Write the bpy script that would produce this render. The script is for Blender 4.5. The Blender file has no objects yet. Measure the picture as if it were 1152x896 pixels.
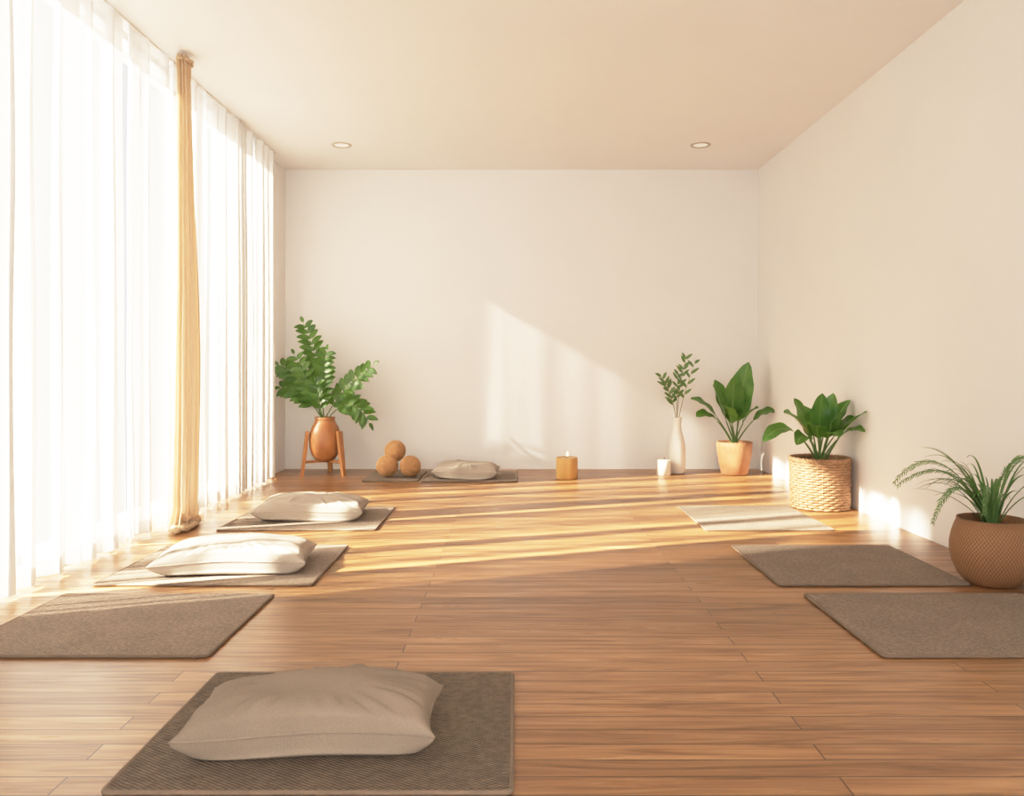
import bpy, bmesh, math, random
from mathutils import Vector, noise, Matrix
random.seed(7)
scene = bpy.context.scene
R = random.random
def U(a,b): return a+(b-a)*R()

# ---------------- materials ----------------
def newmat(name):
    m = bpy.data.materials.new(name); m.use_nodes = True
    nt = m.node_tree; b = nt.nodes["Principled BSDF"]
    return m, nt, b
def N(nt, t, **kw):
    n = nt.nodes.new(t)
    for k,v in kw.items():
        if k in n.inputs: n.inputs[k].default_value = v
        else: setattr(n,k,v)
    return n
def L(nt,a,b): nt.links.new(a,b)
def ramp(nt, stops):
    r = nt.nodes.new("ShaderNodeValToRGB")
    e = r.color_ramp.elements
    while len(e)<len(stops): e.new(0.5)
    for i,(p,c) in enumerate(stops):
        e[i].position=p; e[i].color=(*c,1)
    return r
def simple(name, c1, c2=None, rough=0.6, scale=6, bump=0.0, bscale=60, stretch=(1,1,1)):
    m,nt,b = newmat(name)
    c2 = c2 or tuple(x*0.85 for x in c1)
    tc = N(nt,"ShaderNodeTexCoord"); mp = N(nt,"ShaderNodeMapping"); mp.inputs["Scale"].default_value=stretch
    L(nt,tc.outputs["Object"],mp.inputs["Vector"])
    n = N(nt,"ShaderNodeTexNoise",Scale=scale,Detail=5.0)
    L(nt,mp.outputs[0],n.inputs["Vector"])
    r = ramp(nt,[(0.3,c2),(0.7,c1)]); L(nt,n.outputs["Fac"],r.inputs[0]); L(nt,r.outputs[0],b.inputs["Base Color"])
    b.inputs["Roughness"].default_value=rough
    if bump:
        n2 = N(nt,"ShaderNodeTexNoise",Scale=bscale,Detail=3.0); L(nt,mp.outputs[0],n2.inputs["Vector"])
        bp = N(nt,"ShaderNodeBump",Strength=bump,Distance=0.01); L(nt,n2.outputs["Fac"],bp.inputs["Height"]); L(nt,bp.outputs[0],b.inputs["Normal"])
    return m
def woven(name, c1, c2, pitch=0.008, bump=0.6, rough=0.9, big=3.0, ratio=1.0, wob=0.8, speck=0.18):
    m,nt,b = newmat(name)
    tc = N(nt,"ShaderNodeTexCoord")
    sep = N(nt,"ShaderNodeSeparateXYZ"); 
    nz = N(nt,"ShaderNodeTexNoise",Scale=25.0,Detail=2.0); L(nt,tc.outputs["Object"],nz.inputs["Vector"])
    mixv = N(nt,"ShaderNodeVectorMath",operation="MULTIPLY_ADD"); L(nt,nz.outputs["Color"],mixv.inputs[0]); mixv.inputs[1].default_value=(pitch*wob,)*3; L(nt,tc.outputs["Object"],mixv.inputs[2])
    L(nt,mixv.outputs[0],sep.inputs[0])
    def s(out,p):
        a = N(nt,"ShaderNodeMath",operation="MULTIPLY"); L(nt,out,a.inputs[0]); a.inputs[1].default_value=2*math.pi/p
        q = N(nt,"ShaderNodeMath",operation="SINE"); L(nt,a.outputs[0],q.inputs[0]); return q
    sx = s(sep.outputs[0],pitch); sy = s(sep.outputs[1],pitch*ratio)
    mu = N(nt,"ShaderNodeMath",operation="MULTIPLY"); L(nt,sx.outputs[0],mu.inputs[0]); L(nt,sy.outputs[0],mu.inputs[1])
    ad = N(nt,"ShaderNodeMath",operation="MULTIPLY_ADD"); L(nt,mu.outputs[0],ad.inputs[0]); ad.inputs[1].default_value=0.5; ad.inputs[2].default_value=0.5
    r = ramp(nt,[(0.0,c2),(1.0,c1)]); L(nt,ad.outputs[0],r.inputs[0])
    n = N(nt,"ShaderNodeTexNoise",Scale=big,Detail=6.0); L(nt,tc.outputs["Object"],n.inputs["Vector"])
    r2 = ramp(nt,[(0.3,(0.86,0.86,0.86)),(0.7,(1.06,1.06,1.06))]); L(nt,n.outputs["Fac"],r2.inputs[0])
    mx = N(nt,"ShaderNodeMix",data_type="RGBA",blend_type="MULTIPLY"); mx.inputs[0].default_value=1
    L(nt,r.outputs[0],mx.inputs[6]); L(nt,r2.outputs[0],mx.inputs[7])
    n3 = N(nt,"ShaderNodeTexNoise",Scale=0.9/pitch,Detail=1.0); L(nt,tc.outputs["Object"],n3.inputs["Vector"])
    r3 = ramp(nt,[(0.35,(1-speck,)*3),(0.65,(1+speck*.8,)*3)]); L(nt,n3.outputs["Fac"],r3.inputs[0])
    mx2 = N(nt,"ShaderNodeMix",data_type="RGBA",blend_type="MULTIPLY"); mx2.inputs[0].default_value=1
    L(nt,mx.outputs[2],mx2.inputs[6]); L(nt,r3.outputs[0],mx2.inputs[7]); L(nt,mx2.outputs[2],b.inputs["Base Color"])
    bp = N(nt,"ShaderNodeBump",Strength=bump,Distance=pitch*0.3); L(nt,ad.outputs[0],bp.inputs["Height"]); L(nt,bp.outputs[0],b.inputs["Normal"])
    b.inputs["Roughness"].default_value=rough
    return m
def leafmat(name, c1, c2, rib):
    m,nt,b = newmat(name)
    uv = N(nt,"ShaderNodeUVMap"); sep=N(nt,"ShaderNodeSeparateXYZ"); L(nt,uv.outputs[0],sep.inputs[0])
    a = N(nt,"ShaderNodeMath",operation="SUBTRACT"); L(nt,sep.outputs[0],a.inputs[0]); a.inputs[1].default_value=0.5
    ab = N(nt,"ShaderNodeMath",operation="ABSOLUTE"); L(nt,a.outputs[0],ab.inputs[0])
    r = ramp(nt,[(0.0,rib),(0.07,c1)]); L(nt,ab.outputs[0],r.inputs[0])
    geo = N(nt,"ShaderNodeTexCoord"); n = N(nt,"ShaderNodeTexNoise",Scale=9.0); L(nt,geo.outputs["Object"],n.inputs["Vector"])
    r2 = ramp(nt,[(0.35,(0,0,0)),(0.65,(1,1,1))]); L(nt,n.outputs["Fac"],r2.inputs[0])
    mx = N(nt,"ShaderNodeMix",data_type="RGBA"); L(nt,r2.outputs[0],mx.inputs[0]); L(nt,r.outputs[0],mx.inputs[6]); mx.inputs[7].default_value=(*c2,1)
    L(nt,mx.outputs[2],b.inputs["Base Color"]); b.inputs["Roughness"].default_value=0.36
    tr = N(nt,"ShaderNodeBsdfTranslucent"); tr.inputs[0].default_value=(c1[0]*2.4,c1[1]*2.0,c1[2]*1.0,1)
    ms = N(nt,"ShaderNodeMixShader"); ms.inputs[0].default_value=0.22
    L(nt,b.outputs[0],ms.inputs[1]); L(nt,tr.outputs[0],ms.inputs[2]); L(nt,ms.outputs[0],nt.nodes["Material Output"].inputs[0])
    return m
def sheer(name, col, tlo, thi, transl, freq=2.6):
    """open-weave fabric: uneven thread density along its width, doubled fabric in the bottom hem"""
    m,nt,b = newmat(name)
    nt.nodes.remove(b)
    tc = N(nt,"ShaderNodeTexCoord"); mp=N(nt,"ShaderNodeMapping"); mp.inputs["Scale"].default_value=(60,60,8)
    L(nt,tc.outputs["Object"],mp.inputs[0]); n=N(nt,"ShaderNodeTexNoise",Scale=3.0,Detail=3.0); L(nt,mp.outputs[0],n.inputs["Vector"])
    r = ramp(nt,[(0.3,tuple(x*0.93 for x in col)),(0.7,col)]); L(nt,n.outputs["Fac"],r.inputs[0])
    d = N(nt,"ShaderNodeBsdfDiffuse"); t=N(nt,"ShaderNodeBsdfTranslucent"); tp=N(nt,"ShaderNodeBsdfTransparent")
    L(nt,r.outputs[0],d.inputs[0]); L(nt,r.outputs[0],t.inputs[0])
    m1=N(nt,"ShaderNodeMixShader"); m1.inputs[0].default_value=transl; L(nt,d.outputs[0],m1.inputs[1]); L(nt,t.outputs[0],m1.inputs[2])
    mp2=N(nt,"ShaderNodeMapping"); mp2.inputs["Scale"].default_value=(0,freq,0.08); L(nt,tc.outputs["Object"],mp2.inputs[0])
    n2=N(nt,"ShaderNodeTexNoise",Scale=1.6,Detail=2.5); L(nt,mp2.outputs[0],n2.inputs["Vector"])
    mr=N(nt,"ShaderNodeMapRange"); mr.inputs[1].default_value=0.42; mr.inputs[2].default_value=0.58; mr.inputs[3].default_value=tlo; mr.inputs[4].default_value=thi
    L(nt,n2.outputs["Fac"],mr.inputs[0])
    # hem: fabric doubled below ~0.1 m
    sp=N(nt,"ShaderNodeSeparateXYZ"); L(nt,tc.outputs["Object"],sp.inputs[0])
    gt=N(nt,"ShaderNodeMath",operation="GREATER_THAN"); L(nt,sp.outputs[2],gt.inputs[0]); gt.inputs[1].default_value=0.10
    hm=N(nt,"ShaderNodeMapRange"); hm.inputs[3].default_value=0.25; hm.inputs[4].default_value=1.0; L(nt,gt.outputs[0],hm.inputs[0])
    mt=N(nt,"ShaderNodeMath",operation="MULTIPLY"); L(nt,mr.outputs[0],mt.inputs[0]); L(nt,hm.outputs[0],mt.inputs[1])
    m2=N(nt,"ShaderNodeMixShader"); L(nt,mt.outputs[0],m2.inputs[0]); L(nt,m1.outputs[0],m2.inputs[1]); L(nt,tp.outputs[0],m2.inputs[2])
    L(nt,m2.outputs[0],nt.nodes["Material Output"].inputs[0])
    return m

WALL = simple("wall_plaster",(0.82,0.805,0.785),(0.80,0.785,0.765),0.85,1.5,0.03,120)
CEIL = simple("ceiling_paint",(0.86,0.84,0.81),(0.84,0.82,0.79),0.9,1.2,0.02,120)
FRAME= simple("white_frame",(0.8,0.78,0.74),None,0.4,3)
MATC = woven("mat_weave",(0.30,0.232,0.175),(0.155,0.115,0.085),0.013,0.7,big=5)
MATF = woven("mat_weave_coarse",(0.235,0.172,0.12),(0.065,0.045,0.031),0.019,1.0,ratio=0.6,big=5,wob=0.5)
MATE = simple("mat_edge",(0.19,0.135,0.095),None,0.9,20,0.3,200)
CUSH = woven("linen_taupe",(0.265,0.21,0.16),(0.232,0.183,0.138),0.003,0.2,speck=0.07)
CUSH2= woven("linen_light",(0.42,0.355,0.29),(0.375,0.317,0.26),0.003,0.2,speck=0.07)
WOOD = simple("stand_wood",(0.46,0.20,0.065),(0.36,0.14,0.045),0.45,8,0.05,60,(1,1,0.15))
TERRA= simple("terracotta",(0.43,0.22,0.11),(0.34,0.155,0.07),0.7,8,0.4,50)
VASEO= simple("amber_ceramic",(0.42,0.175,0.06),(0.29,0.105,0.034),0.4,9,0.25,40)
WHITEC=simple("cream_ceramic",(0.80,0.74,0.66),None,0.45,6,0.1,60)
WAX  = simple("cream_wax",(0.82,0.76,0.66),None,0.5,6)
CWOOD= simple("candle_holder_wood",(0.60,0.33,0.11),(0.46,0.24,0.07),0.5,10,0.1,60,(1,1,0.2))
RATT = simple("rattan",(0.42,0.245,0.13),(0.25,0.135,0.065),0.6,25,0.2,80)
RBALL= simple("twine",(0.50,0.27,0.115),(0.37,0.185,0.075),0.75,30,0.4,120)
SOIL = simple("soil",(0.06,0.035,0.02),(0.03,0.02,0.012),1,30,1,80)
WICK = simple("wick",(0.05,0.03,0.02),None,0.9)
LEAF1= leafmat("fern_leaf",(0.045,0.12,0.02),(0.095,0.195,0.032),(0.16,0.27,0.08))
LEAF2= leafmat("broad_leaf",(0.048,0.155,0.024),(0.11,0.245,0.04),(0.30,0.43,0.13))
LEAF3= leafmat("grass_leaf",(0.07,0.16,0.045),(0.13,0.24,0.075),(0.22,0.33,0.15))
STEM = simple("stem_green",(0.13,0.22,0.06),(0.08,0.16,0.04),0.5,10)
TWIG = simple("twig",(0.30,0.28,0.12),(0.2,0.2,0.08),0.6,10)
SHEER= sheer("sheer_white",(0.90,0.885,0.86),0.14,0.54,0.095)
SHEERD= sheer("sheer_white_dense",(0.90,0.885,0.86),0.04,0.20,0.095)
SHEERB= sheer("sheer_white_lined",(0.90,0.885,0.86),0.012,0.09,0.098,6.0)
GOLD = sheer("sheer_gold",(0.66,0.49,0.33),0.10,0.22,0.18)
def emis(name,c,s):
    m,nt,b=newmat(name); b.inputs["Base Color"].default_value=(*c,1); b.inputs["Emission Color"].default_value=(*c,1); b.inputs["Emission Strength"].default_value=s; return m
FLAME= emis("flame",(1,0.75,0.35),4)
LAMPG= emis("downlight_glass",(1,0.93,0.82),0.3)
def potweave():
    m,nt,b=newmat("woven_pot")
    uv=N(nt,"ShaderNodeUVMap"); sep=N(nt,"ShaderNodeSeparateXYZ"); L(nt,uv.outputs[0],sep.inputs[0])
    def s(out,f):
        a=N(nt,"ShaderNodeMath",operation="MULTIPLY"); L(nt,out,a.inputs[0]); a.inputs[1].default_value=2*math.pi*f
        q=N(nt,"ShaderNodeMath",operation="SINE"); L(nt,a.outputs[0],q.inputs[0]); return q
    a=s(sep.outputs[0],70); c=s(sep.outputs[1],26)
    mu=N(nt,"ShaderNodeMath",operation="MULTIPLY"); L(nt,a.outputs[0],mu.inputs[0]); L(nt,c.outputs[0],mu.inputs[1])
    ad=N(nt,"ShaderNodeMath",operation="MULTIPLY_ADD"); L(nt,mu.outputs[0],ad.inputs[0]); ad.inputs[1].default_value=0.5; ad.inputs[2].default_value=0.5
    r=ramp(nt,[(0,(0.13,0.055,0.022)),(1,(0.35,0.175,0.078))]); L(nt,ad.outputs[0],r.inputs[0]); L(nt,r.outputs[0],b.inputs["Base Color"])
    bp=N(nt,"ShaderNodeBump",Strength=0.7,Distance=0.004); L(nt,ad.outputs[0],bp.inputs["Height"]); L(nt,bp.outputs[0],b.inputs["Normal"])
    b.inputs["Roughness"].default_value=0.7
    return m
POTW=potweave()
def floormat():
    m,nt,b=newmat("floor_planks")
    tc=N(nt,"ShaderNodeTexCoord")
    sh=N(nt,"ShaderNodeVectorMath",operation="ADD"); L(nt,tc.outputs["Object"],sh.inputs[0]); sh.inputs[1].default_value=(40.3,44.04,0)
    br=N(nt,"ShaderNodeTexBrick"); L(nt,sh.outputs[0],br.inputs["Vector"])
    br.offset=0.37; br.offset_frequency=2; br.squash=1
    br.inputs["Color1"].default_value=(0,0,0,1); br.inputs["Color2"].default_value=(1,1,1,1); br.inputs["Mortar"].default_value=(0.5,0.5,0.5,1)
    br.inputs["Scale"].default_value=1.0; br.inputs["Mortar Size"].default_value=0.0022; br.inputs["Mortar Smooth"].default_value=0.2
    br.inputs["Brick Width"].default_value=1.9; br.inputs["Row Height"].default_value=0.086; br.inputs["Bias"].default_value=0
    ofs=N(nt,"ShaderNodeVectorMath",operation="MULTIPLY_ADD"); L(nt,br.outputs["Color"],ofs.inputs[0]); ofs.inputs[1].default_value=(9,3,5); L(nt,sh.outputs[0],ofs.inputs[2])
    mp=N(nt,"ShaderNodeMapping"); mp.inputs["Scale"].default_value=(0.9,13,1); L(nt,ofs.outputs[0],mp.inputs[0])
    g=N(nt,"ShaderNodeTexNoise",Scale=2.0,Detail=7.0,Roughness=0.6,Distortion=1.2); L(nt,mp.outputs[0],g.inputs["Vector"])
    r=ramp(nt,[(0.27,(0.130,0.054,0.019)),(0.48,(0.275,0.135,0.054)),(0.72,(0.42,0.235,0.108))]); L(nt,g.outputs["Fac"],r.inputs[0])
    r2=ramp(nt,[(0,(0.66,0.61,0.56)),(1,(1.12,1.12,1.10))]); L(nt,br.outputs["Color"],r2.inputs[0])
    mx=N(nt,"ShaderNodeMix",data_type="RGBA",blend_type="MULTIPLY"); mx.inputs[0].default_value=1; L(nt,r.outputs[0],mx.inputs[6]); L(nt,r2.outputs[0],mx.inputs[7])
    m2=N(nt,"ShaderNodeMix",data_type="RGBA"); L(nt,br.outputs["Fac"],m2.inputs[0]); L(nt,mx.outputs[2],m2.inputs[6]); m2.inputs[7].default_value=(0.05,0.02,0.007,1)
    L(nt,m2.outputs[2],b.inputs["Base Color"])
    rr=ramp(nt,[(0.3,(0.38,)*3),(0.7,(0.27,)*3)]); L(nt,g.outputs["Fac"],rr.inputs[0]); L(nt,rr.outputs[0],b.inputs["Roughness"])
    inv=N(nt,"ShaderNodeMath",operation="SUBTRACT"); inv.inputs[0].default_value=1; L(nt,br.outputs["Fac"],inv.inputs[1])
    ad=N(nt,"ShaderNodeMath",operation="MULTIPLY_ADD"); L(nt,g.outputs["Fac"],ad.inputs[0]); ad.inputs[1].default_value=0.12; L(nt,inv.outputs[0],ad.inputs[2])
    bp=N(nt,"ShaderNodeBump",Strength=0.35,Distance=0.002); L(nt,ad.outputs[0],bp.inputs["Height"]); L(nt,bp.outputs[0],b.inputs["Normal"])
    return m
FLOOR=floormat()

# ---------------- mesh helpers ----------------
class M:
    def __init__(s): s.v=[]; s.f=[]; s.uv=[]
    def add(s,verts,faces,uvs=None):
        o=len(s.v); s.v+= [tuple(v) for v in verts]; s.uv += (uvs if uvs else [(0,0)]*len(verts))
        s.f += [tuple(i+o for i in f) for f in faces]
    def box(s,a,b):
        x0,y0,z0=a; x1,y1,z1=b
        s.add([(x0,y0,z0),(x1,y0,z0),(x1,y1,z0),(x0,y1,z0),(x0,y0,z1),(x1,y0,z1),(x1,y1,z1),(x0,y1,z1)],
              [(0,3,2,1),(4,5,6,7),(0,1,5,4),(1,2,6,5),(2,3,7,6),(3,0,4,7)])
    def tube(s,pts,rad,seg=6,closed=False,cap=True):
        pts=[Vector(p) for p in pts]; n=len(pts); vs=[]; fs=[]
        prev=None
        for i,p in enumerate(pts):
            if closed: t=(pts[(i+1)%n]-pts[i-1])
            else: t=pts[min(i+1,n-1)]-pts[max(i-1,0)]
            t.normalize()
            if prev is None:
                a=Vector((0,0,1)) if abs(t.z)<0.9 else Vector((1,0,0))
                u=t.cross(a).normalized()
            else:
                u=(prev-t*prev.dot(t)).normalized()
            prev=u; w=t.cross(u)
            r=rad[i] if isinstance(rad,(list,tuple)) else rad
            for k in range(seg):
                an=2*math.pi*k/seg; vs.append(p+u*math.cos(an)*r+w*math.sin(an)*r)
        m=n if closed else n-1
        for i in range(m):
            j=(i+1)%n
            for k in range(seg):
                k2=(k+1)%seg; fs.append((i*seg+k,i*seg+k2,j*seg+k2,j*seg+k))
        if not closed and cap:
            fs.append(tuple(reversed(range(seg)))); fs.append(tuple((n-1)*seg+k for k in range(seg)))
        s.add(vs,fs)
    def lathe(s,prof,seg=48,c=(0,0,0)):
        n=len(prof); vs=[];fs=[];uv=[]
        for i,(r,z) in enumerate(prof):
            for k in range(seg+1):
                a=2*math.pi*k/seg; vs.append((c[0]+r*math.cos(a),c[1]+r*math.sin(a),c[2]+z)); uv.append((k/seg,i/(n-1)))
        for i in range(n-1):
            for k in range(seg):
                a=i*(seg+1)+k; fs.append((a,a+1,a+seg+2,a+seg+1))
        s.add(vs,fs,uv)
    def blade(s,p0,p1,p2,width,nh,prof=None,fold=0.25,n=12,wav=0.0):
        p0,p1,p2,nh=Vector(p0),Vector(p1),Vector(p2),Vector(nh)
        vs=[];fs=[];uv=[]; ph=U(0,6)
        for i in range(n+1):
            t=i/n
            p=p0*(1-t)**2+p1*2*t*(1-t)+p2*t*t
            tg=((p1-p0)*(1-t)+(p2-p1)*t)
            if tg.length<1e-6: tg=p2-p0
            tg.normalize()
            sd=tg.cross(nh)
            if sd.length<1e-4: sd=Vector((1,0,0))
            sd.normalize(); nr=sd.cross(tg)
            w=width*0.5*(prof(t) if prof else max(0.03,math.sin(math.pi*min(1,t**0.8))**0.75 if 0<t<1 else 0.03))
            for q in (-1,-.5,0,.5,1):
                vs.append(p+sd*q*w+nr*(fold*w*abs(q)+wav*w*math.sin(t*16+ph+q*2)*abs(q))); uv.append((q*.5+.5,t))
        for i in range(n):
            for k in range(4):
                a=i*5+k; fs.append((a,a+1,a+6,a+5))
        s.add(vs,fs,uv)
    def obj(s,name,mat,smooth=True,parent=None,xmax=None,origin=None):
        if xmax is not None: s.v=[(min(x,xmax-0.004*abs(math.sin(y*90))),y,z) for x,y,z in s.v]
        me=bpy.data.meshes.new(name)
        o0=Vector(origin) if origin else Vector((0,0,0))
        me.from_pydata([tuple(Vector(v)-o0) for v in s.v],[],s.f)
        ul=me.uv_layers.new(name="UVMap")
        for lp in me.loops: ul.data[lp.index].uv=s.uv[lp.vertex_index]
        me.materials.append(mat)
        if smooth:
            for p in me.polygons: p.use_smooth=True
        me.update()
        ob=bpy.data.objects.new(name,me); scene.collection.objects.link(ob); ob.location=o0
        if parent: 
            ob.parent=parent; ob.location=o0-parent.location
        return ob
def empty(name,loc):
    e=bpy.data.objects.new(name,None); e.location=loc; e.empty_display_size=0.1; scene.collection.objects.link(e); return e
def bez(p0,p1,p2,n=12):
    p0,p1,p2=Vector(p0),Vector(p1),Vector(p2)
    return [p0*(1-t)**2+p1*2*t*(1-t)+p2*t*t for t in [i/n for i in range(n+1)]]

# ---------------- room shell ----------------
XL,XR,YB,YF,H=-2.306,2.43,8.01,-1.6,3.0
WY0,WY1,WZ0,WZ1=3.0,7.34,0.06,2.95
T=0.16
m=M(); m.box((XL-T,YF-T,-0.1),(XR+T,YB+T,0)); m.obj("floor",FLOOR,False)
m=M(); m.box((XL-T,YF-T,H),(XR+T,YB+T,H+0.12)); m.obj("ceiling",CEIL,False)
m=M(); m.box((XL-T,YB,0),(XR+T,YB+T,H)); m.obj("wall_back",WALL,False)
m=M(); m.box((XR,YF,0),(XR+T,YB,H)); m.obj("wall_right",WALL,False)
m=M(); m.box((XL-T,YF,0),(XL,WY0,H)); m.box((XL-T,WY1,0),(XL,YB,H)); m.box((XL-T,WY0,0),(XL,WY1,WZ0)); m.box((XL-T,WY0,WZ1),(XL,WY1,H)); m.obj("wall_left",WALL,False)
FX0,FX1,FZ1=-1.9,2.0,2.6
m=M(); m.box((XL-T,YF-T,0),(FX0,YF,H)); m.box((FX1,YF-T,0),(XR+T,YF,H)); m.box((FX0,YF-T,FZ1),(FX1,YF,H)); m.box((FX0,YF-T,0),(FX1,YF,0.1)); m.obj("wall_front",WALL,False)  # unseen wall; its large opening is added to let in soft fill
m=M(); xa,xb=XL-0.13,XL-0.08
m.box((xa,WY0,WZ0),(xb,WY0+0.05,WZ1)); m.box((xa,WY1-0.05,WZ0),(xb,WY1,WZ1))
m.box((xa,WY0,WZ0),(xb,WY1,WZ0+0.05)); m.box((xa,WY0,WZ1-0.04),(xb,WY1,WZ1))
for y in (3.85,4.72,5.6,6.5): m.box((xa,y-0.025,WZ0),(xb,y+0.025,WZ1))
m.obj("window_1",FRAME,False)
m=M(); ya,yb=YF-0.1,YF-0.05
for x in (FX0,-0.625,0.675,FX1-0.05): m.box((x,ya,0.1),(x+0.05,yb,FZ1))
m.box((FX0,ya,0.1),(FX1,yb,0.15)); m.box((FX0,ya,FZ1-0.05),(FX1,yb,FZ1)); m.obj("added_fill_window",FRAME,False)  # frame of the added opening behind the camera, there for fill light
m=M(); m.box((-2.27,3.0,H-0.014),(-2.215,7.38,H)); m.obj("curtain_rail",FRAME,False)

# ---------------- curtains ----------------
def curtain(name,y0,y1,x0,mat,amp,lam,seed,zb=0.012,nz=26):
    rnd=random.Random(seed); n=int((y1-y0)/0.0065); ph=[];a=rnd.random()*6; am=[]
    for i in range(n+1):
        y=y0+(y1-y0)*i/n
        loc=lam*(1+0.6*noise.noise(Vector((y*2.7,seed,0))))
        a+=2*math.pi*((y1-y0)/n)/loc; ph.append(a); am.append(1+0.7*noise.noise(Vector((y*3.1,seed+5,1))))
    vs=[];fs=[];uv=[]
    for j in range(nz+1):
        tz=j/nz; z=zb+(H-0.016-zb)*tz
        for i in range(n+1):
            y=y0+(y1-y0)*i/n
            dr=0.6*noise.noise(Vector((y*1.2,z*0.55,seed+9)))*(1-tz)
            k=amp*am[i]*(0.75+0.25*(1-tz))
            x=x0+k*math.sin(ph[i]+dr)+0.22*k*math.sin(2*ph[i]+1.1)
            yy=y+0.04*math.sin(2*ph[i])*(1-0.4*tz)+0.03*noise.noise(Vector((y*0.8,z*0.8,seed)))
            x=min(max(x,XL+0.008),-2.165)
            vs.append((x,yy,z+ (0.012*noise.noise(Vector((y*2,seed,0)))+0.006 if j==0 else 0))); uv.append((i/n,tz))
    for j in range(nz):
        for i in range(n):
            q=j*(n+1)+i; fs.append((q,q+1,q+n+2,q+n+1))
    m=M(); m.add(vs,fs,uv)
    return m.obj(name,mat)
curtain("curtain",3.02,3.52,-2.235,SHEERD,0.060,0.23,1)
curtain("curtain",3.57,4.03,-2.235,SHEER,0.060,0.21,2)
curtain("curtain",4.08,4.54,-2.235,SHEER,0.058,0.20,6)
curtain("curtain",4.57,5.08,-2.235,SHEER,0.058,0.21,3)
curtain("curtain",5.15,5.66,-2.235,SHEER,0.055,0.18,4)
curtain("curtain",5.71,6.26,-2.235,SHEER,0.055,0.18,8)
curtain("curtain",6.22,6.84,-2.235,SHEERB,0.055,0.17,5)
curtain("curtain",6.80,7.36,-2.235,SHEERB,0.055,0.17,7)
def goldc():
    vs=[];fs=[];uv=[];n=110;nz=44; X0=-2.09
    for j in range(nz+1):
        t=j/nz; z=0.01+(H-0.03)*t
        w=0.050+0.078*min(1,(1-t)*1.6)**1.2
        if t<0.06: w*=0.80+0.5*(0.06-t)/0.06
        if t>0.97: w*=1.25
        d=0.028+0.018*(1-t)
        cx=X0+0.010*math.sin(t*5); cy=5.06+0.03*math.sin(t*3.2)
        for i in range(n):
            a=2*math.pi*i/n
            rip=1+0.2*math.sin(11*a+1.2*math.sin(3*t))+0.08*math.sin(5*a+4*t)
            vs.append((cx+d*math.cos(a)*rip,cy+w*math.sin(a)*rip,z)); uv.append((i/n,t))
    for j in range(nz):
        for i in range(n):
            k=(i+1)%n; fs.append((j*n+i,j*n+k,(j+1)*n+k,(j+1)*n+i))
    m=M(); m.add(vs,fs,uv)
    def ring(z,w,d,r,x=X0,y=5.06):
        m.tube([(x+d*math.cos(a)*(1+.1*math.sin(7*a)),y+w*math.sin(a)*(1+.1*math.sin(7*a)),z+0.006*math.sin(5*a)) for a in [2*math.pi*i/40 for i in range(40)]],r,8,True)
    ring(0.030,0.16,0.042,0.020); ring(0.024,0.13,0.035,0.018,X0+0.03,4.99); ring(0.062,0.12,0.035,0.014); ring(H-0.05,0.07,0.035,0.010)
    return m.obj("gold_curtain",GOLD)
goldc()

# ---------------- downlights ----------------
DR=simple("dl_ring",(0.5,0.46,0.40))
for x in (-1.55,1.645):
    e=empty("recessed_downlight",(x,7.12,H))
    m=M(); m.lathe([(0.062,-0.001),(0.066,-0.008),(0.084,-0.009),(0.089,-0.004),(0.09,0.0)],40,(x,7.12,H)); m.obj("trim_ring",DR,parent=e)
    m=M(); m.lathe([(0.001,-0.003),(0.064,-0.003)],40,(x,7.12,H)); m.obj("lens",LAMPG,parent=e)

# ---------------- mats ----------------
def yoga_mat(x0,x1,y0,y1,mat,rot=0):
    cx,cy=(x0+x1)/2,(y0+y1)/2; a,b=(x1-x0)/2,(y1-y0)/2; h=0.012
    e=empty("yoga_mat",(cx,cy,0))
    m=M(); nx,ny=30,24; vs=[];fs=[]
    for side in (1,0):
        for j in range(ny+1):
            for i in range(nx+1):
                x=-a+2*a*i/nx; y=-b+2*b*j/ny
                z=(h+0.0015*noise.noise(Vector((x*4+cx*3,y*4,2)))) if side else 0.001
                vs.append((cx+x,cy+y,z))
    o=(nx+1)*(ny+1)
    for j in range(ny):
        for i in range(nx):
            q=j*(nx+1)+i; fs.append((q,q+1,q+nx+2,q+nx+1)); fs.append((o+q,o+q+nx+1,o+q+nx+2,o+q+1))
    m.add(vs,fs); m.obj("weave",mat,parent=e,origin=(cx,cy,0))
    m=M(); r=0.0065; pts=[]; c=0.012
    for (sx,sy,a0) in ((1,1,0),(-1,1,90),(-1,-1,180),(1,-1,270)):
        for k in range(4):
            t=math.radians(a0+30*k); pts.append((cx+sx*(a-c)+c*math.cos(t),cy+sy*(b-c)+c*math.sin(t),r+0.0005))
    P=[]
    for i in range(len(pts)):
        p,q=Vector(pts[i]),Vector(pts[(i+1)%len(pts)])
        k=max(1,int((q-p).length/0.05))
        for s in range(k): P.append(p.lerp(q,s/k))
    m.tube(P,r,8,True); m.obj("bound_edge",MATE,parent=e)
    if rot: e.rotation_euler[2]=rot
yoga_mat(-0.975,-0.01,1.885,2.617,MATF)
yoga_mat(-1.99,-1.07,2.777,3.537,MATC)
yoga_mat(-1.95,-0.945,3.695,4.505,MATC)
yoga_mat(-1.85,-0.87,4.947,5.767,MATC)
yoga_mat(-0.83,0.015,7.07,7.80,MATC)
yoga_mat(-1.36,-0.87,7.10,7.80,MATC)
yoga_mat(1.18,1.97,4.947,5.80,MATC)
yoga_mat(1.218,2.10,3.695,4.505,MATC)
yoga_mat(1.277,2.24,2.777,3.537,MATC)

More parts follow.
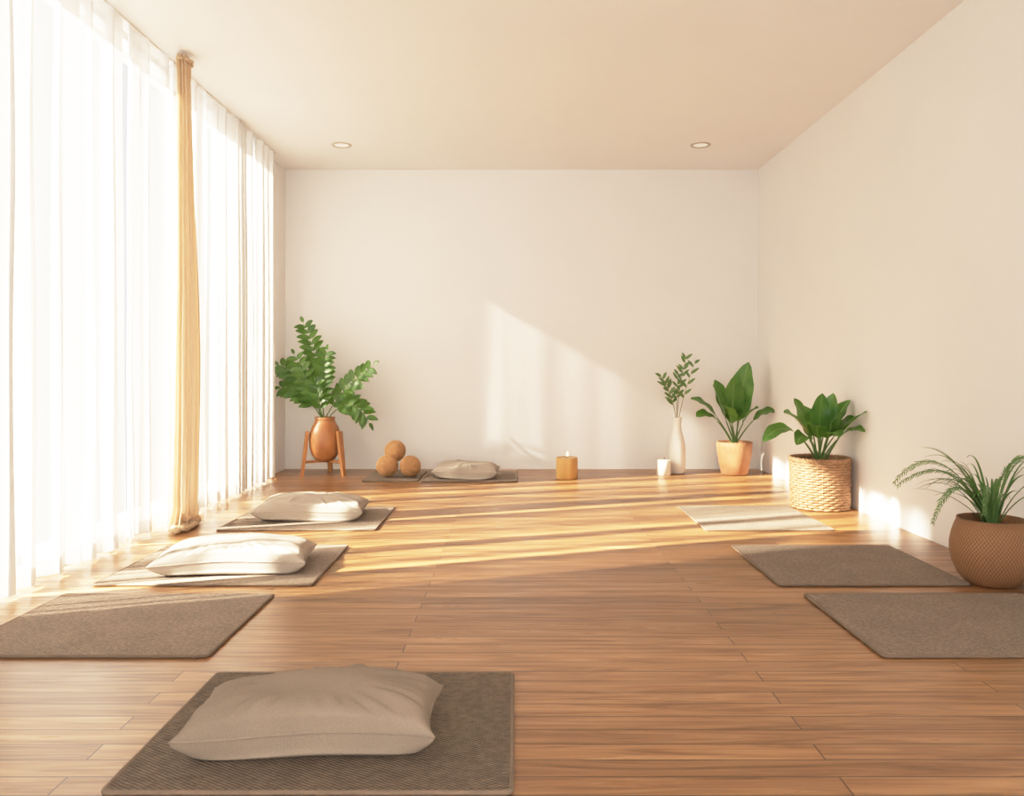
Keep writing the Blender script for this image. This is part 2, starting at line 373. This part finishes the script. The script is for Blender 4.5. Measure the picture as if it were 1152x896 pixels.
# ---------------- cushions ----------------
def cushion(cx,cy,a,b,h,mat,rot,seed,z0=0.0135):
    e=empty("floor_cushion",(cx,cy,z0))
    nx,ny=84,64
    def seam(u,v):
        x=a*u*(1-0.05*(1-v*v)*abs(u)**3); y=b*v*(1-0.07*(1-u*u)*abs(v)**3)
        c=(abs(u)*abs(v))**6
        return x*(1+0.03*c),y*(1+0.05*c)
    def seamz(u,v):
        c=(abs(u)*abs(v))**3
        return 0.42*h+0.004*c+0.006*math.sin(3*u+seed)+0.003*math.sin(7*v+2*u+seed)
    def surf(u,v,top):
        x,y=seam(u,v)
        p=max(0,(1-abs(u)**2.8)*(1-abs(v)**2.6))
        pt=p**0.42; pb=p**0.26
        edge=max(abs(u),abs(v)); k=max(0,edge-0.45)/0.55
        bul=4*k*(1-k)*min(1,p*6)
        cu=abs(u)**4; cv=abs(v)**4
        x*=1+(0.075 if not top else 0.045)*bul*cu*1.5; y*=1+(0.17 if not top else 0.08)*bul*cv*1.5
        an=math.atan2(v*b,u*a)
        wr=0.014*4*k*(1-k)*noise.noise(Vector((math.cos(an)*9,math.sin(an)*9,seed)))
        wr+=0.010*noise.noise(Vector((x*4.5,y*5.5,seed+3)))*pt
        wr+=0.005*noise.noise(Vector((x*12+y*6,y*8,seed+3)))*pt
        s=seamz(u,v)
        if top: z=s+(h-0.42*h)*pt+wr
        else: z=max(0.0,s-(0.55*h)*pb)
        return (x,y,z)
    m=M()
    for top in (1,0):
        vs=[];fs=[]
        for j in range(ny+1):
            v=math.sin(math.pi/2*(-1+2*j/ny))
            for i in range(nx+1):
                u=math.sin(math.pi/2*(-1+2*i/nx)); vs.append(surf(u,v,top))
        for j in range(ny):
            for i in range(nx):
                q=j*(nx+1)+i
                fs.append((q,q+1,q+nx+2,q+nx+1) if top else (q,q+nx+1,q+nx+2,q+1))
        m.add([(cx+x,cy+y,z0+z) for x,y,z in vs],fs)
    m.obj("cover",mat,parent=e,origin=(cx,cy,z0))
    m=M(); P=[]
    K=40
    for k in range(K): P.append((-1+2*k/K,-1))
    for k in range(K): P.append((1,-1+2*k/K))
    for k in range(K): P.append((1-2*k/K,1))
    for k in range(K): P.append((-1,1-2*k/K))
    pts=[]
    for u,v in P:
        x,y=seam(u,v); pts.append((cx+x,cy+y,z0+seamz(u,v)))
    m.tube(pts,0.0032,6,True); m.obj("seam_piping",mat,parent=e)
    e.rotation_euler[2]=rot
cushion(-0.54,2.175,0.322,0.160,0.148,CUSH,0.03,1)
cushion(-1.40,4.02,0.355,0.205,0.145,CUSH2,0.12,2)
cushion(-1.365,5.39,0.345,0.22,0.150,CUSH2,0.08,3)
cushion(-0.45,7.35,0.285,0.20,0.142,CUSH2,-0.05,4)

# ---------------- twine balls ----------------
def ball(c,r,seed):
    rnd=random.Random(seed); e=empty("twine_ball",c)
    m=M()
    prof=[(max(1e-4,(r-0.006)*math.sin(math.pi*i/24)),-(r-0.006)*math.cos(math.pi*i/24)) for i in range(25)]
    m.lathe(prof,32,c)
    for k in range(34):
        ax=Vector((rnd.gauss(0,1),rnd.gauss(0,1),rnd.gauss(0,1))).normalized()
        u=ax.orthogonal().normalized(); w=ax.cross(u); off=rnd.uniform(-0.35,0.35)*r; rr=math.sqrt((r-0.005)**2-off*off)
        m.tube([Vector(c)+ax*off+u*rr*math.cos(t)+w*rr*math.sin(t) for t in [2*math.pi*i/40 for i in range(40)]],0.005,5,True)
    m.obj("twine",RBALL,parent=e)
ball((-1.176,7.33,0.115),0.1,1); ball((-0.965,7.33,0.112),0.098,2); ball((-1.125,7.475,0.238),0.1,3)

# ---------------- plant 1 ----------------
px,py=-1.80,7.56
e=empty("potted_fern_on_stand",(px,py,0))
m=M(); m.lathe([(0.001,0.125),(0.05,0.128),(0.09,0.15),(0.125,0.20),(0.145,0.27),(0.148,0.34),(0.142,0.40),(0.122,0.46),(0.098,0.50),(0.09,0.53),(0.098,0.55),(0.084,0.55),(0.078,0.52),(0.07,0.47)],48,(px,py,0)); m.obj("vase",VASEO,parent=e)
m=M(); m.lathe([(0.001,0.50),(0.075,0.50)],32,(px,py,0)); m.obj("soil",SOIL,parent=e)
m=M()
for a in (-145,-15,100):
    t=math.radians(a-10); d=Vector((math.cos(t),math.sin(t),0)); s=Vector((-d.y,d.x,0))
    vs=[]
    for (r0,z,w,th) in ((0.215,0.0,0.020,0.024),(0.190,0.2,0.028,0.030),(0.164,0.42,0.034,0.026)):
        c=Vector((px,py,z))+d*r0
        vs+= [c-s*w-d*th/2,c+s*w-d*th/2,c+s*w+d*th/2,c-s*w+d*th/2]
    fs=[(0,3,2,1),(8,9,10,11)]
    for q in (0,4):
        for k in range(4): fs.append((q+k,q+(k+1)%4,q+4+(k+1)%4,q+4+k))
    m.add(vs,fs)
    m.tube([Vector((px,py,0.135)),Vector((px,py,0.13))+d*0.19],0.012,8)
o=m.obj("wooden_stand",WOOD,False,parent=e)
ml=M(); ms=M()
mouth=Vector((px,py,0.52))
fr=[((-0.20,-0.03,0.92),(-0.03,0,0.55),11,1.0),((-0.44,0.02,0.52),(-0.20,-.02,0.44),9,1.05),((-0.43,0.02,0.30),(-0.2,.02,0.33),8,1.0),((0.47,-0.06,0.52),(0.12,-.03,0.28),9,1.0),((0.44,-0.12,-0.02),(0.26,-.1,0.32),9,1.0),
    ((0.04,-0.1,0.66),(-0.04,-.04,0.36),9,.95),((-0.26,-0.12,0.62),(-0.12,-.08,0.34),8,.9),((-0.05,-0.16,0.36),(-0.04,-.1,0.25),6,.9)]
for tip,ctl,np_,sc in fr:
    p0=mouth+Vector((U(-.02,.02),U(-.02,.02),-0.02)); p1=mouth+Vector(ctl); p2=mouth+Vector(tip)
    pts=bez(p0,p1,p2,20); ms.tube(pts,[0.006*(1-0.7*i/20) for i in range(21)],6)
    nh=Vector((U(-.2,.2),-0.85,0.5))
    for k in range(np_+1):
        t=0.28+0.72*k/np_; i=min(19,int(t*20)); p=pts[i].lerp(pts[i+1],t*20-i) if i<20 else pts[20]
        tg=(pts[min(20,i+1)]-pts[max(0,i-1)]).normalized(); sd=tg.cross(nh).normalized()
        ln=sc*0.118*(0.75+0.5*math.sin(math.pi*min(1,t*0.95)))*(0.75 if t>0.95 else 1)
        for sg in ((1,-1) if k<np_ else (0,)):
            d=(tg*(0.6 if sg else 1)+sd*sg*0.95).normalized(); d=(d+Vector((U(-.1,.1),U(-.15,.15),U(-.1,.1)))).normalized()
            ml.blade(p,p+d*ln*0.5+Vector((0,0,0.012)),p+d*ln+Vector((0,0,-0.012)),ln*0.50,nh+Vector((U(-.3,.3),0,U(-.3,.3))),fold=0.15,n=8)
ml.v=[(max(x,-2.29) if y>7.42 else max(x,-2.15),y,z) for x,y,z in ml.v]
ml.obj("fronds",LEAF1,parent=e); ms.obj("stems",STEM,parent=e)

# ---------------- bottle vase with branches ----------------
px,py=1.55,7.67
e=empty("bottle_vase_with_branches",(px,py,0))
m=M(); m.lathe([(0.001,0.002),(0.058,0.002),(0.070,0.02),(0.079,0.10),(0.079,0.23),(0.070,0.31),(0.050,0.38),(0.038,0.43),(0.036,0.48),(0.041,0.52),(0.046,0.54),(0.038,0.54),(0.030,0.50),(0.026,0.42)],40,(px,py,0)); m.obj("bottle",WHITEC,parent=e)
ml=M(); ms=M(); mo=Vector((px,py,0.45))
for tip,ctl,nl in [((0.09,0.0,0.68),(0.0,0,0.35),14),((-0.17,-0.03,0.50),(-0.03,-.01,0.28),10),((0.02,0.05,0.52),(-0.01,0,0.3),8),((0.17,-0.04,0.64),(0.05,0,0.3),7),((-0.10,0.04,0.42),(-0.03,0,0.25),6)]:
    pts=bez(mo,mo+Vector(ctl),mo+Vector(tip),20); ms.tube(pts,[0.004*(1-.6*i/20) for i in range(21)],5)
    for k in range(nl+1):
        t=0.45+0.55*k/nl; i=min(19,int(t*20)); p=pts[i]; tg=(pts[i+1]-pts[i]).normalized()
        sg=1 if k%2 else -1
        d=(tg*0.8+Vector((sg*0.7,U(-.5,.3),U(-.1,.3)))).normalized(); ln=U(0.07,0.11)
        ml.blade(p,p+d*ln*.5,p+d*ln+Vector((0,0,-0.01)),0.028,(U(-.3,.3),-1,0.4),fold=.2,n=7)
ml.obj("leaves",LEAF3,parent=e); ms.obj("branches",TWIG,parent=e)

# ---------------- candles ----------------
def candle(name,x,y,r,h,mat,wax,flame=False):
    e=empty(name,(x,y,0))
    if mat is not None:
        m=M(); m.lathe([(0.001,0.001),(r*0.97,0.001),(r,0.006),(r,h-0.006),(r*0.97,h),(r*0.86,h),(r*0.84,h-0.012)],40,(x,y,0)); m.obj("holder",mat,parent=e)
        m=M(); m.lathe([(0.001,h-0.012),(r*0.3,h-0.013),(r*0.84,h-0.010)],40,(x,y,0)); m.obj("wax",wax,parent=e)
        zt=h-0.012
    else:
        m=M(); m.lathe([(0.001,0.001),(r,0.001),(r,h-0.008),(r*0.93,h),(r*0.6,h-0.004),(r*0.3,h-0.008),(0.001,h-0.009)],36,(x,y,0)); m.obj("wax",wax,parent=e); zt=h-0.009
    m=M(); m.tube([(x,y,zt),(x+0.002,y,zt+0.015),(x+0.004,y,zt+0.028)],0.003,6); m.obj("wick",WICK,parent=e)
    if flame:
        m=M(); m.lathe([(0.0005,0),(0.007,0.008),(0.010,0.016),(0.007,0.03),(0.0005,0.048)],16,(x+0.004,y,zt+0.02)); m.obj("flame",FLAME,parent=e)
candle("candle_in_wooden_holder",0.47,7.32,0.098,0.195,CWOOD,WAX,True)
candle("pillar_candle",1.40,7.55,0.066,0.15,None,WAX)

# ---------------- broad leaf plants ----------------
def broad(e,base,leaves,leafm,xmax=None,fold=.22):
    ml=M(); ms=M(); base=Vector(base)
    for (tip,ctl,w,pf) in leaves:
        b0=base+Vector((U(-.02,.02),U(-.02,.02),0)); ctl=Vector(ctl); tip=Vector(tip)
        q=[b0*(1-t)**2+(base+ctl)*2*t*(1-t)+(base+tip)*t*t for t in [i/10*pf for i in range(11)]]
        ms.tube(q,[0.009-0.0004*i for i in range(11)],6)
        p0=q[-1]; tgd=((base+ctl-b0)*(1-pf)+(base+tip-base-ctl)*pf)
        p1=p0+tgd*(1-pf); p2=base+tip
        out=Vector((tip.x,tip.y,0)); 
        nh=Vector((-tip.x*0.9,-tip.y*0.9-0.25,0.25+0.5*out.length))
        def pr(t): return max(0.02,(math.sin(math.pi*t**0.85) if 0<t<1 else 0)**0.62)
        ml.blade(p0,p1,p2,w,nh,pr,fold,14,0.10)
    if xmax:
        ms.v=[(min(x,xmax),y,z) for x,y,z in ms.v]
    ml.obj("leaves",leafm,parent=e,xmax=xmax); ms.obj("stems",STEM,parent=e)
px,py=2.08,7.60
e=empty("potted_fiddle_leaf_plant",(px,py,0))
m=M(); m.lathe([(0.001,0.001),(0.11,0.001),(0.122,0.01),(0.145,0.12),(0.16,0.22),(0.165,0.27),(0.166,0.31),(0.158,0.314),(0.15,0.305),(0.148,0.27)],48,(px,py,0)); m.obj("pot",TERRA,parent=e)
m=M(); m.lathe([(0.001,0.285),(0.15,0.28)],32,(px,py,0)); m.obj("soil",SOIL,parent=e)
broad(e,(px,py,0.28),[((0.13,-.02,0.79),(0.02,0,0.4),0.25,.28),((-0.03,-.10,0.66),(-0.04,-.03,0.35),0.22,.30),((-0.24,-.12,0.58),(-0.14,-.05,0.36),0.18,.34),
  ((-0.43,-.05,0.44),(-0.22,0,0.42),0.16,.38),((-0.40,-.16,0.28),(-0.22,-.08,0.38),0.15,.40),((0.34,-.16,0.32),(0.20,-.1,0.38),0.15,.40),((0.16,-.22,0.36),(0.08,-.1,0.34),0.15,.38),
  ((-0.14,-.24,0.38),(-0.07,-.1,0.34),0.16,.38),((0.17,.10,0.55),(0.06,.05,0.36),0.16,.38),((-0.16,.12,0.62),(-0.06,.06,0.36),0.18,.36)],LEAF2,2.415)

px,py=2.205,5.80
e=empty("basket_planter",(px,py,0))
m=M(); rows=19; hb=0.35
for k in range(rows):
    z=0.012+(hb-0.02)*k/(rows-1); r=0.196+0.006*k/rows
    m.tube([(px+(r+0.006*math.sin(18*a+math.pi*k))*math.cos(a),py+(r+0.006*math.sin(18*a+math.pi*k))*math.sin(a),z) for a in [2*math.pi*i/108 for i in range(108)]],0.0098,6,True)
for k in range(36):
    a=2*math.pi*(k+.5)/36
    m.tube([(px+r*math.cos(a),py+r*math.sin(a),z) for r,z in ((0.196,0.004),(0.199,0.17),(0.202,hb))],0.006,5)
for q in (0,1):
    m.tube([(px+(0.203+.005*math.sin(24*a+math.pi*q))*math.cos(a),py+(0.203+.005*math.sin(24*a+math.pi*q))*math.sin(a),hb+0.004+0.008*math.cos(24*a+math.pi*q)) for a in [2*math.pi*i/144 for i in range(144)]],0.010,6,True)
m.obj("basket",RATT,parent=e)
m=M(); m.lathe([(0.001,0.01),(0.18,0.01),(0.186,0.3)],32,(px,py,0)); m.lathe([(0.001,0.315),(0.187,0.305)],32,(px,py,0)); m.obj("soil",SOIL,parent=e)
broad(e,(px,py,0.31),[((-0.43,-.05,0.17),(-0.22,0,0.42),0.12,.42),((-0.30,-.12,0.38),(-0.16,-.05,0.38),0.14,.36),((-0.17,.05,0.48),(-0.08,.02,0.30),0.15,.34),
 ((0.0,-.05,0.52),(-0.02,0,0.28),0.15,.34),((0.10,.0,0.52),(0.04,0,0.28),0.13,.36),((0.20,-.06,0.47),(0.08,0,0.34),0.13,.36),((0.205,-.14,0.34),(0.14,-.05,0.34),0.13,.36),((0.205,-.33,0.40),(0.13,-.15,0.34),0.11,.36),((0.20,-.30,0.26),(0.13,-.15,0.34),0.11,.36),
 ((0.04,-.26,0.22),(0.0,-.14,0.34),0.15,.4),((-0.12,-.24,0.30),(-0.06,-.1,0.32),0.14,.4),((-0.06,.2,0.42),(0,.1,0.3),0.13,.4),((0.12,.22,0.38),(.05,.1,.3),0.12,.4),((0.10,-.20,0.40),(.04,-.1,.3),0.12,.4),((-0.24,-.2,0.16),(-0.14,-.12,0.34),0.12,.4)],LEAF2,2.41)

# ---------------- grass plant in round woven pot ----------------
px,py=2.225,3.74
e=empty("potted_spider_plant",(px,py,0))
m=M(); m.lathe([(0.001,0.001),(0.09,0.001),(0.115,0.012),(0.145,0.05),(0.166,0.10),(0.176,0.15),(0.176,0.19),(0.168,0.235),(0.155,0.275),(0.146,0.295),(0.146,0.307),(0.137,0.307),(0.135,0.28),(0.14,0.25)],64,(px,py,0)); m.obj("pot",POTW,parent=e)
m=M(); m.lathe([(0.001,0.278),(0.14,0.27)],32,(px,py,0)); m.obj("soil",SOIL,parent=e)
ml=M(); ms=M(); b=Vector((px,py,0.27))
def pg(t): return max(0.05,(1-t)**0.6*min(1,0.5+t*4))
for k in range(54):
    a=U(0,2*math.pi); 
    ln=U(0.10,0.34); hh=U(0.16,0.40)
    if k<22: a=U(math.pi*0.75,math.pi*1.35)
    d=Vector((math.cos(a),math.sin(a),0)); s=b+d*U(0,.03)
    if d.x>0: ln=min(ln,0.17/max(.3,d.x))
    ml.blade(s,s+d*ln*0.45+Vector((0,0,hh)),s+d*ln+Vector((0,0,hh*U(0.45,1.05))),U(0.012,0.022),(-d.x*.6,-d.y*.6-.1,0.8),pg,0.5,14)
for tip,ctl in [((-0.47,-0.02,0.20),(-0.24,0,0.48)),((-0.34,-0.12,0.03),(-0.20,-.05,0.36)),((-0.40,0.10,0.17),(-0.16,.03,0.40)),((0.10,-0.22,0.34),(0.0,-.06,0.40)),((0.17,-.10,0.33),(0.02,0,.36)),((-0.2,-.28,.1),(-.1,-.15,.36))]:
    pts=bez(b,b+Vector(ctl),b+Vector(tip),40); ms.tube(pts,[0.003*(1-.6*i/40) for i in range(41)],5)
    for i in range(14,40):
        tg=(pts[i+1]-pts[i-1]).normalized()
        for sg in (-1,1):
            sd=tg.cross(Vector((0,-.6,.8))).normalized()*sg
            d=(tg*1.0+sd*.6+Vector((0,U(-.2,.2),U(-.2,.1)))).normalized(); ln=U(0.022,0.04)*(1.15-0.6*abs(i-26)/14)
            ml.blade(pts[i],pts[i]+d*ln*.5,pts[i]+d*ln+Vector((0,0,-.006)),0.005,(0,-.6,.8),None,.1,3)
ms.v=[(min(x,2.42),y,z) for x,y,z in ms.v]
ml.obj("blades",LEAF3,parent=e,xmax=2.42); ms.obj("stems",STEM,parent=e)

# ---------------- lights ----------------
az,el=math.radians(19),math.radians(28.5)
d=Vector((math.cos(az)*math.cos(el),math.sin(az)*math.cos(el),-math.sin(el)))
l=bpy.data.lights.new("sun","SUN"); l.energy=82; l.angle=math.radians(1.3); l.color=(1,0.87,0.70)
o=bpy.data.objects.new("sun",l); o.rotation_euler=d.to_track_quat('-Z','Y').to_euler(); o.location=(-8,2,6); scene.collection.objects.link(o)
def portal(name,loc,rot,sx,sy):
    l=bpy.data.lights.new(name,"AREA"); l.shape='RECTANGLE'; l.size=sx; l.size_y=sy; l.cycles.is_portal=True
    o=bpy.data.objects.new(name,l); o.location=loc; o.rotation_euler=rot; scene.collection.objects.link(o)
portal("window_portal_left",(XL-0.2,(WY0+WY1)/2,(WZ0+WZ1)/2),(0,math.radians(-90),0),WZ1-WZ0,WY1-WY0)
portal("fill_portal_front",((FX0+FX1)/2,YF-0.2,(FZ1+.1)/2),(math.radians(90),0,0),FX1-FX0,FZ1-.1)  # sampling portal for the added fill opening
# bright sky, boosted behind the camera as added fill for the interior
w=bpy.data.worlds.new("sky"); scene.world=w; w.use_nodes=True; nt=w.node_tree
bg=nt.nodes["Background"]; bg.inputs[0].default_value=(1,0.985,0.96,1)
tc=N(nt,"ShaderNodeTexCoord"); sp=N(nt,"ShaderNodeSeparateXYZ"); L(nt,tc.outputs["Generated"],sp.inputs[0])
mr=N(nt,"ShaderNodeMapRange"); mr.interpolation_type='SMOOTHSTEP'
mr.inputs[1].default_value=-0.75; mr.inputs[2].default_value=-0.4; mr.inputs[3].default_value=5.8; mr.inputs[4].default_value=1.2
L(nt,sp.outputs[1],mr.inputs[0]); L(nt,mr.outputs[0],bg.inputs[1])

vs=scene.view_settings
vs.view_transform='Standard'; vs.exposure=0.0
# photographic highlight shoulder
vs.use_curve_mapping=True
cm=vs.curve_mapping; W=5.0
cm.white_level=(W,W,W); cm.extend='HORIZONTAL'
c=cm.curves[3]
def sh(x): return x if x<0.5 else 0.5+0.5*(1-math.exp(-(x-0.5)/0.5))
xs=[0.25,0.5,0.65,0.8,1.0,1.25,1.6,2.0,2.7,3.6]
for x in xs: c.points.new(x/W,sh(x))
for p in c.points: p.handle_type='AUTO_CLAMPED'
cm.update()
# ---------------- camera ----------------
c=bpy.data.cameras.new("camera"); c.sensor_width=36; c.lens=900/1152*36; c.shift_x=-4/1152; c.shift_y=-33/1152
o=bpy.data.objects.new("camera",c); o.location=(0,0,1.006); o.rotation_euler=(math.radians(90),0,0); scene.collection.objects.link(o); scene.camera=o
